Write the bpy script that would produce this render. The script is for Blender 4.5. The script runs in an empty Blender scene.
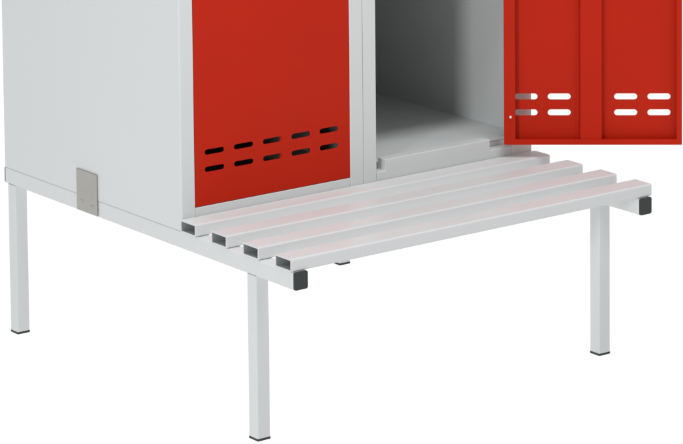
import bpy, bmesh, math
from mathutils import Vector, Matrix
R = math.radians
S = bpy.context.scene
C = S.collection
Z0 = 0.3193                       # underside of the locker above the floor

# ------------------------------------------------------------------ camera
W_, H_ = 683.0, 444.0
F_PX, CX, CY = 3181.18, 343.39, -291.4
YAW, PITCH, ROLL = R(36.732), R(-5.739), R(-0.561)
cam_d = bpy.data.cameras.new('camera')
cam = bpy.data.objects.new('camera', cam_d)
C.objects.link(cam)
s, c = math.sin(YAW), math.cos(YAW)
fwd, rt, up = Vector((s, c, 0)), Vector((c, -s, 0)), Vector((0, 0, 1))
Fv = fwd * math.cos(PITCH) + up * math.sin(PITCH)
Uv = up * math.cos(PITCH) - fwd * math.sin(PITCH)
Rv = rt * math.cos(ROLL) + Uv * math.sin(ROLL)
Uv = Uv * math.cos(ROLL) - rt * math.sin(ROLL)
M = Matrix((Rv, Uv, -Fv)).transposed().to_4x4()
M.translation = Vector((-3.0223, -4.5375, 1.4639 + Z0))
cam.matrix_world = M
cam_d.sensor_fit = 'HORIZONTAL'
cam_d.sensor_width = 36.0
cam_d.lens = F_PX * 36.0 / W_
cam_d.shift_x = (W_ / 2 - CX) / W_
cam_d.shift_y = (CY - H_ / 2) / W_
cam_d.clip_start, cam_d.clip_end = 0.05, 500
S.camera = cam

# ------------------------------------------------------------------ studio light
S.view_settings.view_transform = 'Standard'
S.view_settings.look = 'None'
S.view_settings.exposure = 0.0
S.view_settings.gamma = 1.0
world = bpy.data.worlds.new('World')
S.world = world
world.use_nodes = True
wn, wl = world.node_tree.nodes, world.node_tree.links
bg = wn['Background']
tc = wn.new('ShaderNodeTexCoord')
# world light, dimmed towards the camera side to keep the open bay dark
vd = wn.new('ShaderNodeVectorMath'); vd.operation = 'DOT_PRODUCT'
vd.inputs[1].default_value = Vector((-0.50, -0.86, 0.10)).normalized()
wl.new(tc.outputs['Generated'], vd.inputs[0])
rp = wn.new('ShaderNodeMapRange'); rp.interpolation_type = 'SMOOTHSTEP'
rp.inputs['From Min'].default_value = 0.10
rp.inputs['From Max'].default_value = 0.85
rp.inputs['To Min'].default_value = 0.42
rp.inputs['To Max'].default_value = 0.05
wl.new(vd.outputs['Value'], rp.inputs['Value'])
# world light added from above to brighten the slat tops
sp = wn.new('ShaderNodeSeparateXYZ'); wl.new(tc.outputs['Generated'], sp.inputs[0])
rz = wn.new('ShaderNodeMapRange'); rz.interpolation_type = 'SMOOTHSTEP'
rz.inputs['From Min'].default_value = 0.35
rz.inputs['From Max'].default_value = 0.85
rz.inputs['To Min'].default_value = 0.0
rz.inputs['To Max'].default_value = 0.7
wl.new(sp.outputs['Z'], rz.inputs['Value'])
ad = wn.new('ShaderNodeMath'); ad.operation = 'ADD'
wl.new(rp.outputs['Result'], ad.inputs[0]); wl.new(rz.outputs['Result'], ad.inputs[1])
wl.new(ad.outputs['Value'], bg.inputs['Strength'])
bg.inputs['Color'].default_value = (0.98, 1.0, 1.0, 1)


def area_light(name, loc, target, sx, sy, power, col=(1, 1, 1)):
    d = bpy.data.lights.new(name, 'AREA')
    d.shape = 'RECTANGLE'; d.size = sx; d.size_y = sy; d.energy = power; d.color = col
    o = bpy.data.objects.new(name, d); C.objects.link(o)
    o.location = loc
    o.rotation_euler = (Vector(target) - Vector(loc)).to_track_quat('-Z', 'Y').to_euler()
    return o


area_light('softbox', (-3.4, -2.10, 1.3), (0.4, 0.0, 0.4), 0.55, 1.6, 66)
area_light('overhead_softbox', (0.30, -1.05, 3.2), (0.4, -0.15, 0.3), 1.4, 0.6, 42)

# ------------------------------------------------------------------ materials
def mat(name, col, rough=0.4, metal=0.0, bump=0.0, bscale=900, var=0.0, vscale=6, coat=0.0, spec=0.5, wave=0.0018):
    m = bpy.data.materials.new(name); m.use_nodes = True
    n, l = m.node_tree.nodes, m.node_tree.links
    b = n['Principled BSDF']
    b.inputs['Base Color'].default_value = (*col, 1)
    b.inputs['Roughness'].default_value = rough
    b.inputs['Metallic'].default_value = metal
    b.inputs['Coat Weight'].default_value = coat
    b.inputs['Specular IOR Level'].default_value = spec
    t = n.new('ShaderNodeTexCoord')
    if var:
        k = n.new('ShaderNodeTexNoise'); k.inputs['Scale'].default_value = vscale
        k.inputs['Detail'].default_value = 5
        l.new(t.outputs['Object'], k.inputs['Vector'])
        r = n.new('ShaderNodeMapRange')
        r.inputs['From Min'].default_value = 0.3; r.inputs['From Max'].default_value = 0.7
        r.inputs['To Min'].default_value = 1 - var; r.inputs['To Max'].default_value = 1 + var
        l.new(k.outputs['Fac'], r.inputs['Value'])
        v = n.new('ShaderNodeVectorMath'); v.operation = 'SCALE'
        v.inputs[0].default_value = col
        l.new(r.outputs['Result'], v.inputs['Scale'])
        l.new(v.outputs['Vector'], b.inputs['Base Color'])
        r2 = n.new('ShaderNodeMapRange')
        r2.inputs['From Min'].default_value = 0.3; r2.inputs['From Max'].default_value = 0.7
        r2.inputs['To Min'].default_value = rough * 0.85; r2.inputs['To Max'].default_value = rough * 1.15
        l.new(k.outputs['Fac'], r2.inputs['Value'])
        l.new(r2.outputs['Result'], b.inputs['Roughness'])
    if bump:
        k2 = n.new('ShaderNodeTexNoise'); k2.inputs['Scale'].default_value = bscale
        k2.inputs['Detail'].default_value = 2
        l.new(t.outputs['Object'], k2.inputs['Vector'])
        bp = n.new('ShaderNodeBump'); bp.inputs['Strength'].default_value = bump
        bp.inputs['Distance'].default_value = 0.0004
        l.new(k2.outputs['Fac'], bp.inputs['Height'])
        k3 = n.new('ShaderNodeTexNoise'); k3.inputs['Scale'].default_value = 7; k3.inputs['Detail'].default_value = 1
        l.new(t.outputs['Object'], k3.inputs['Vector'])
        b3 = n.new('ShaderNodeBump'); b3.inputs['Strength'].default_value = 0.5
        b3.inputs['Distance'].default_value = wave
        l.new(k3.outputs['Fac'], b3.inputs['Height'])
        l.new(b3.outputs['Normal'], bp.inputs['Normal'])
        l.new(bp.outputs['Normal'], b.inputs['Normal'])
    return m


GREY = mat('light_grey_powder_coat', (0.62, 0.64, 0.64), 0.40, bump=0.10, var=0.012)
SLATM = mat('light_grey_slat_coat', (0.625, 0.635, 0.640), 0.34, bump=0.0, var=0.008, spec=0.20)
RAW_SHADED = mat('bare_shaded_tube_inside', (0.34, 0.36, 0.36), 0.5, var=0.05, vscale=60)  # bare tube inside, darkened to put shade into the open slat ends
RED = mat('red_powder_coat', (0.475, 0.016, 0.003), 0.40, bump=0.15, var=0.03, spec=0.12)
BLACK = mat('dark_plastic', (0.028, 0.033, 0.032), 0.45, bump=0.3, var=0.05, spec=0.35)
STEEL = mat('brushed_steel', (0.40, 0.39, 0.36), 0.36, metal=0.85, bump=0.4, bscale=300, var=0.06, vscale=25)
FLOOR = bpy.data.materials.new('glowing_white_floor'); FLOOR.use_nodes = True  # added floor that glows by itself, so it stays white without shadows
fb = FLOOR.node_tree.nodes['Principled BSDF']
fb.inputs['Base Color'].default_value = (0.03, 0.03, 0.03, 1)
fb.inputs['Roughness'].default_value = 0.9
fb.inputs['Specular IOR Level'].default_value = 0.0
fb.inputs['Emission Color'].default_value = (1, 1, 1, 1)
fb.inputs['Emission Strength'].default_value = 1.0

# ------------------------------------------------------------------ mesh helpers
def box(bm, x0, x1, y0, y1, z0, z1):
    r = bmesh.ops.create_cube(bm, size=1)
    for v in r['verts']:
        v.co = Vector(((x0 + x1) / 2 + v.co.x * (x1 - x0), (y0 + y1) / 2 + v.co.y * (y1 - y0), (z0 + z1) / 2 + v.co.z * (z1 - z0)))


def rr(w, h, r, n=6):
    """rounded rectangle loop centred on the origin"""
    P = []
    for cx, cy, a0 in ((w/2 - r, h/2 - r, 0), (-w/2 + r, h/2 - r, 90), (-w/2 + r, -h/2 + r, 180), (w/2 - r, -h/2 + r, 270)):
        for i in range(n + 1):
            a = R(a0 + 90 * i / n)
            P.append((cx + r * math.cos(a), cy + r * math.sin(a)))
    return P


def tube(bm, p0, axis, length, w, h, wall=0.0016, r=0.002, solid=False, inner=0):
    """rectangular section tube; profile spans the two other axes (w, h); p0 = centre of the first end"""
    def put(u, v, t):
        if axis == 'x': return Vector(p0) + Vector((t, u, v))
        if axis == 'y': return Vector(p0) + Vector((u, t, v))
        return Vector(p0) + Vector((u, v, t))
    out = rr(w, h, r)
    o0 = [bm.verts.new(put(a, b, 0)) for a, b in out]
    o1 = [bm.verts.new(put(a, b, length)) for a, b in out]
    n = len(out)
    for i in range(n):
        bm.faces.new((o0[i], o0[(i+1) % n], o1[(i+1) % n], o1[i]))
    if solid:
        bm.faces.new(o0); bm.faces.new(o1)
    else:
        inn = rr(w - 2*wall, h - 2*wall, max(r - wall, 0.0005))
        i0 = [bm.verts.new(put(a, b, 0)) for a, b in inn]
        i1 = [bm.verts.new(put(a, b, length)) for a, b in inn]
        for i in range(n):
            j = (i + 1) % n
            f = bm.faces.new((i0[i], i0[j], i1[j], i1[i])); f.material_index = inner
            bm.faces.new((o0[i], o0[j], i0[j], i0[i])); bm.faces.new((o1[i], o1[j], i1[j], i1[i]))
    bmesh.ops.recalc_face_normals(bm, faces=bm.faces)


def sheet_holes(bm, x0, x1, z0, z1, y, t, slots, fy=1):
    """flat sheet in the XZ plane at y (thickness t towards +y*fy) with rounded slots (xc, zc, w, h)"""
    loops = [[(x0, z0), (x1, z0), (x1, z1), (x0, z1)]]
    for xc, zc, w, h in slots:
        loops.append([(xc + a, zc + b) for a, b in rr(w, h, h/2 * 0.999, 6)])
    es = []
    allv = []
    for L in loops:
        vs = [bm.verts.new((a, y, b)) for a, b in L]
        allv += vs
        for i in range(len(vs)):
            es.append(bm.edges.new((vs[i], vs[(i+1) % len(vs)])))
    g = bmesh.ops.triangle_fill(bm, edges=es, use_beauty=True, use_dissolve=False)
    fs = [f for f in g['geom'] if isinstance(f, bmesh.types.BMFace)]
    ex = bmesh.ops.extrude_face_region(bm, geom=fs)
    for v in ex['geom']:
        if isinstance(v, bmesh.types.BMVert): v.co.y += t * fy
    bmesh.ops.recalc_face_normals(bm, faces=bm.faces)


def obj(name, bm, m, parent=None, bevel=0.0):
    me = bpy.data.meshes.new(name)
    bm.normal_update(); bm.to_mesh(me); bm.free()
    me.materials.append(m)
    o = bpy.data.objects.new(name, me); C.objects.link(o)
    o.parent = parent
    if bevel:
        b = o.modifiers.new('bevel', 'BEVEL'); b.width = bevel; b.segments = 3
        b.limit_method = 'ANGLE'; b.angle_limit = R(40)
        for p in me.polygons: p.use_smooth = True
        b.harden_normals = True
    return o


def empty(name, loc, label=None, cat=None, group=None):
    o = bpy.data.objects.new(name, None); C.objects.link(o)
    o.location = loc; o.empty_display_size = 0.1
    if label: o['label'] = label
    if cat: o['category'] = cat
    if group: o['group'] = group
    return o


def boxes(name, m, parent, bevel, *bs):
    bm = bmesh.new()
    for b in bs: box(bm, *b)
    return obj(name, bm, m, parent, bevel)


# ------------------------------------------------------------------ setting
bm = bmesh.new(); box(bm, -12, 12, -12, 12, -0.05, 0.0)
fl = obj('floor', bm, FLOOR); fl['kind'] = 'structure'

# ------------------------------------------------------------------ bench stand
W, D = 0.8, 0.601
stand = empty('bench_stand', (0, 0, 0),
              'light grey square tube bench stand with four seat slats, under the locker', 'bench')
def Z(z): return z + Z0
RH, RW, YF = 0.0305, 0.0275, -0.3315
# side rails, open tubes closed by plastic caps
for x0 in (0.0005, W - RW + 0.0005):
    bm = bmesh.new()
    tube(bm, (x0 + RW/2, YF, Z(-RH/2)), 'y', D - YF, RW, RH, r=0.0022)
    rail = obj('side_rail', bm, GREY, stand)
    for ye, dy in ((YF, -1), (D, 1)):
        bm = bmesh.new()
        ya, yb = (ye - 0.0042, ye - 0.0001) if dy < 0 else (ye + 0.0001, ye + 0.0032)
        tube(bm, (x0 + RW/2, ya, Z(-RH/2)), 'y', yb - ya, RW + 0.0006, RH + 0.0006, r=0.004, solid=True)
        e = obj('end_cap', bm, BLACK, rail, 0.0009)
# cross rails between the side rails
for y in (0.060, 0.540):
    bm = bmesh.new()
    tube(bm, (RW + 0.0007, y, Z(-RH/2 - 0.001)), 'x', W - 2*RW - 0.0014, 0.025, 0.025)
    obj('cross_rail', bm, GREY, stand)
# legs with plastic feet
LW = 0.0265
for x, y in ((0.0008, -0.2227), (W - LW - 0.0002, -0.2227), (0.0008, 0.5675), (W - LW - 0.009, 0.5675)):
    bm = bmesh.new()
    tube(bm, (x + LW/2, y + LW/2, 0.0045), 'z', Z0 - RH - 0.0049, LW, LW, r=0.0022)
    leg = obj('leg', bm, GREY, stand)
    bm = bmesh.new()
    tube(bm, (x + LW/2, y + LW/2, 0.0002), 'z', 0.0042, LW + 0.0016, LW + 0.0016, r=0.0028, solid=True)
    obj('foot', bm, BLACK, leg, 0.0012)
# seat slats
SW, SH, SP, SY = 0.0468, 0.0224, 0.0946, -0.0479
for k in range(4):
    bm = bmesh.new()
    y1 = SY - k * SP
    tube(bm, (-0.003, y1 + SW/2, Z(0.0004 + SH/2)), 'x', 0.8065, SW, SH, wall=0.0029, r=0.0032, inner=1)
    o = obj('seat_slat', bm, SLATM, stand); o.data.materials.append(RAW_SHADED)
# steel clip joining the stand and the locker
bm = bmesh.new()
box(bm, -0.0028, -0.0008, 0.272, 0.3415, Z(-0.0285), Z(0.0485))
clip = obj('steel_clip', bm, STEEL, stand, 0.0005)
for y, z in ((0.3233, -0.0090), (0.2890, -0.0134)):
    bm = bmesh.new()
    bmesh.ops.create_uvsphere(bm, u_segments=16, v_segments=8, radius=0.0032)
    for v in bm.verts: v.co = Vector((v.co.x * 0.5 - 0.0030, v.co.y + y, v.co.z + Z(z)))
    for f in bm.faces: f.smooth = True
    obj('rivet', bm, STEEL, clip)

# ------------------------------------------------------------------ locker
LH = 1.78
lock = empty('locker', (0, 0, Z0 + 0.0006),
             'light grey metal locker with two red vented doors, standing on the bench', 'locker')
T = 0.0012
G = 0.0
# outer and partition panels (double skin partition: seam between the two bays)
def panel(name, *bs, bevel=0.0006): return boxes(name, GREY, lock, bevel, *bs)
for a in (0.0, W/2 + 0.0004):
    b = a + W/2 - 0.0004
    right = a > 0
    # stiles are the folded front edges of the side panels
    sl = 0.0294
    sr = 0.0470 if right else 0.0294
    # side panels run the full depth, the stiles are the folded front edges
    for e, d, sw in ((a, 1, sl), (b, -1, sr)):
        P = [(0, 0), (sw, 0), (sw, 0.024), (sw - T, 0.024), (sw - T, T), (T, T), (T, D), (0, D)]
        bm = bmesh.new()
        f = bm.faces.new([bm.verts.new((e + d * x, y, 0)) for x, y in P])
        ex = bmesh.ops.extrude_face_region(bm, geom=[f])
        for v in ex['geom']:
            if isinstance(v, bmesh.types.BMVert): v.co.z += LH
        # soft fold radius on the front corner and the stile edge
        fe = [q for q in bm.edges if all(abs(v.co.y) < 1e-6 for v in q.verts) and abs(q.verts[0].co.z - q.verts[1].co.z) > 1
              and abs(q.verts[0].co.x - e) < 1e-5]
        fi = [q for q in bm.edges if all(abs(v.co.y) < 1e-6 for v in q.verts) and abs(q.verts[0].co.z - q.verts[1].co.z) > 1
              and abs(q.verts[0].co.x - e) > 1e-5]
        bmesh.ops.bevel(bm, geom=fe, offset=0.0028 if e in (0.0, W) else 0.0012, segments=5, affect='EDGES', profile=0.5)
        bmesh.ops.bevel(bm, geom=fi, offset=0.0018, segments=4, affect='EDGES', profile=0.5)
        bmesh.ops.recalc_face_normals(bm, faces=bm.faces)
        obj('side_panel', bm, GREY, lock)
    panel('back_panel', (a + T + .0003, b - T - .0003, D - T, D, 0.0, LH))
    # bottom rail, its middle raised as the door stop
    xa, xb, zr = a + sl + 0.0001, b - sr - 0.0001, 0.0375
    x0, x1 = (0.4498, 0.6980) if right else (0.055, 0.345)
    bm = bmesh.new()
    P = [(xa, 0), (xb, 0), (xb, zr), (x1, zr), (x1, 0.0585), (x0, 0.0585), (x0, zr), (xa, zr)] if right else \
        [(xa, 0), (xb, 0), (xb, 0.0368), (xa, 0.0368)]
    f = bm.faces.new([bm.verts.new((x, 0.0008, z)) for x, z in P])
    ex = bmesh.ops.extrude_face_region(bm, geom=[f])
    for v in ex['geom']:
        if isinstance(v, bmesh.types.BMVert): v.co.y += 0.0227
    bmesh.ops.recalc_face_normals(bm, faces=bm.faces)
    obj('bottom_rail', bm, GREY, lock, 0.0014)
    panel('top_rail', (a + sl + 0.0003, b - sr - 0.0003, 0.0008, 0.0235, LH - 0.04, LH), bevel=0.001)
    panel('floor_panel', (a + T + .0003, b - T - .0003, 0.0238, D - T - .0004, 0.0475, 0.0500))
    panel('top_panel', (a + T + .0003, b - T - .0003, 0.0246, D - T - .0004, LH - 0.002, LH))
    panel('unseen_shade_board', (a + T + .0003, b - T - .0003, 0.0246, D - T - .0004, 0.385, 0.405))  # added out of view to block overhead light and darken the bay
    # rear upstand under the floor panel so the notches beside the stop are closed
    panel('floor_upstand', (a + sl + .0003, b - sr - .0003, 0.0250, 0.0264, 0.0, 0.0472))


def door(name, width, height, slots, inside, label, lips=(0.021, 0.010, 0.0105)):
    """local: hinge edge at x=0, outer sheet at y=0, the pan is folded towards y*inside"""
    dp = 0.018; t = 0.0012; f = inside
    bm = bmesh.new()
    sheet_holes(bm, 0, width, 0, height, 0, t, slots, f)
    def fb(x0, x1, y0, y1, z0, z1):
        ya, yb = sorted((y0 * f, y1 * f)); box(bm, x0, x1, ya, yb, z0, z1)
    g = 0.00005
    # folded edges
    fb(0, t, t + g, dp, 0, height); fb(width - t, width, t + g, dp, 0, height)
    fb(t + g, width - t - g, t + g, dp, 0, t); fb(t + g, width - t - g, t + g, dp, height - t, height)
    # return lips
    lh, lf, lb = lips
    fb(t + g, lh, dp - t, dp - g, t + g, height - t - g)
    fb(width - lf, width - t - g, dp - t, dp - g, t + g, height - t - g)
    fb(lh + g, width - lf - g, dp - t, dp - g, t + g, lb)
    fb(lh + g, width - lf - g, dp - t, dp - g, height - lb, height - t - g)
    o = obj(name, bm, RED, lock)
    o['label'] = label
    # hat section stiffener down the middle of the inside
    bm = bmesh.new()
    z0, z1 = t + 2*g + 0.0005, height - t - 2*g - 0.0005
    out = [(0.1407, t + g), (0.1425, dp - 0.0035), (0.1445, dp - 0.0020), (0.1815, dp - 0.0020), (0.1835, dp - 0.0035), (0.1853, t + g)]
    inn = [(0.1417, t + g), (0.1435, dp - 0.0040), (0.1450, dp - 0.0030), (0.1810, dp - 0.0030), (0.1825, dp - 0.0040), (0.1843, t + g)]
    prof = out + inn[::-1]
    a = [bm.verts.new((x, y * f, z0)) for x, y in prof]; b = [bm.verts.new((x, y * f, z1)) for x, y in prof]
    n = len(prof)
    for i in range(n): bm.faces.new((a[i], a[(i+1) % n], b[(i+1) % n], b[i]))
    bm.faces.ensure_lookup_table()
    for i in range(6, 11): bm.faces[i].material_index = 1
    for L in (a, b):
        for i in range(5): bm.faces.new((L[i], L[i+1], L[n-2-i], L[n-1-i]))
    bmesh.ops.recalc_face_normals(bm, faces=bm.faces)
    for xa, xb in ((0.1345, 0.1412), (0.1848, 0.1915)):
        fb(xa, xb, t + g, t + 0.0010, z0, z1)
    st_ = obj('stiffener', bm, RED, o); st_.data.materials.append(HAT_SHADE)
    # hinge pin
    bm = bmesh.new()
    bmesh.ops.create_uvsphere(bm, u_segments=16, v_segments=10, radius=0.0026)
    for v in bm.verts: v.co = Vector((v.co.x + 0.0121, (v.co.y * 0.7) + (dp + 0.0008) * f, v.co.z + 0.0530))
    for q in bm.faces: q.smooth = True
    obj('hinge_pin', bm, PIN, o)
    return o


HAT_SHADE = mat('shaded_hat_inside', (0.055, 0.035, 0.03), 0.6, spec=0.3)  # dark brown puts the shade inside the stiffener into its colour
PIN = mat('white_hinge_pin', (0.75, 0.75, 0.75), 0.3)
# shut door
dh = 1.70
dw = 0.3412
st = [(0.0215 + 0.0205 + 0.0627 * k, z, 0.0415, 0.0095) for k in range(5) for z in (0.0637, 0.0945, dh - 0.09, dh - 0.12)]
d1 = door('door', dw, dh, st, 1, 'shut red door with two rows of dark vent slots')
d1.location = (0.0303, 0.0015, 0.0380)
# open door, swung out towards the viewer
st = [(0.0415 + 0.0623 * k, z, 0.0432, 0.0115) for k in range(5) for z in (0.0580, 0.0884, dh - 0.09, dh - 0.12)]
d2 = door('door', 0.3327, dh - 0.0103, st, -1, 'open red door showing its folded inner side')
d2.location = (0.73076, -0.00103, 0.0480)
d2.rotation_euler = (0, 0, R(-39.103))
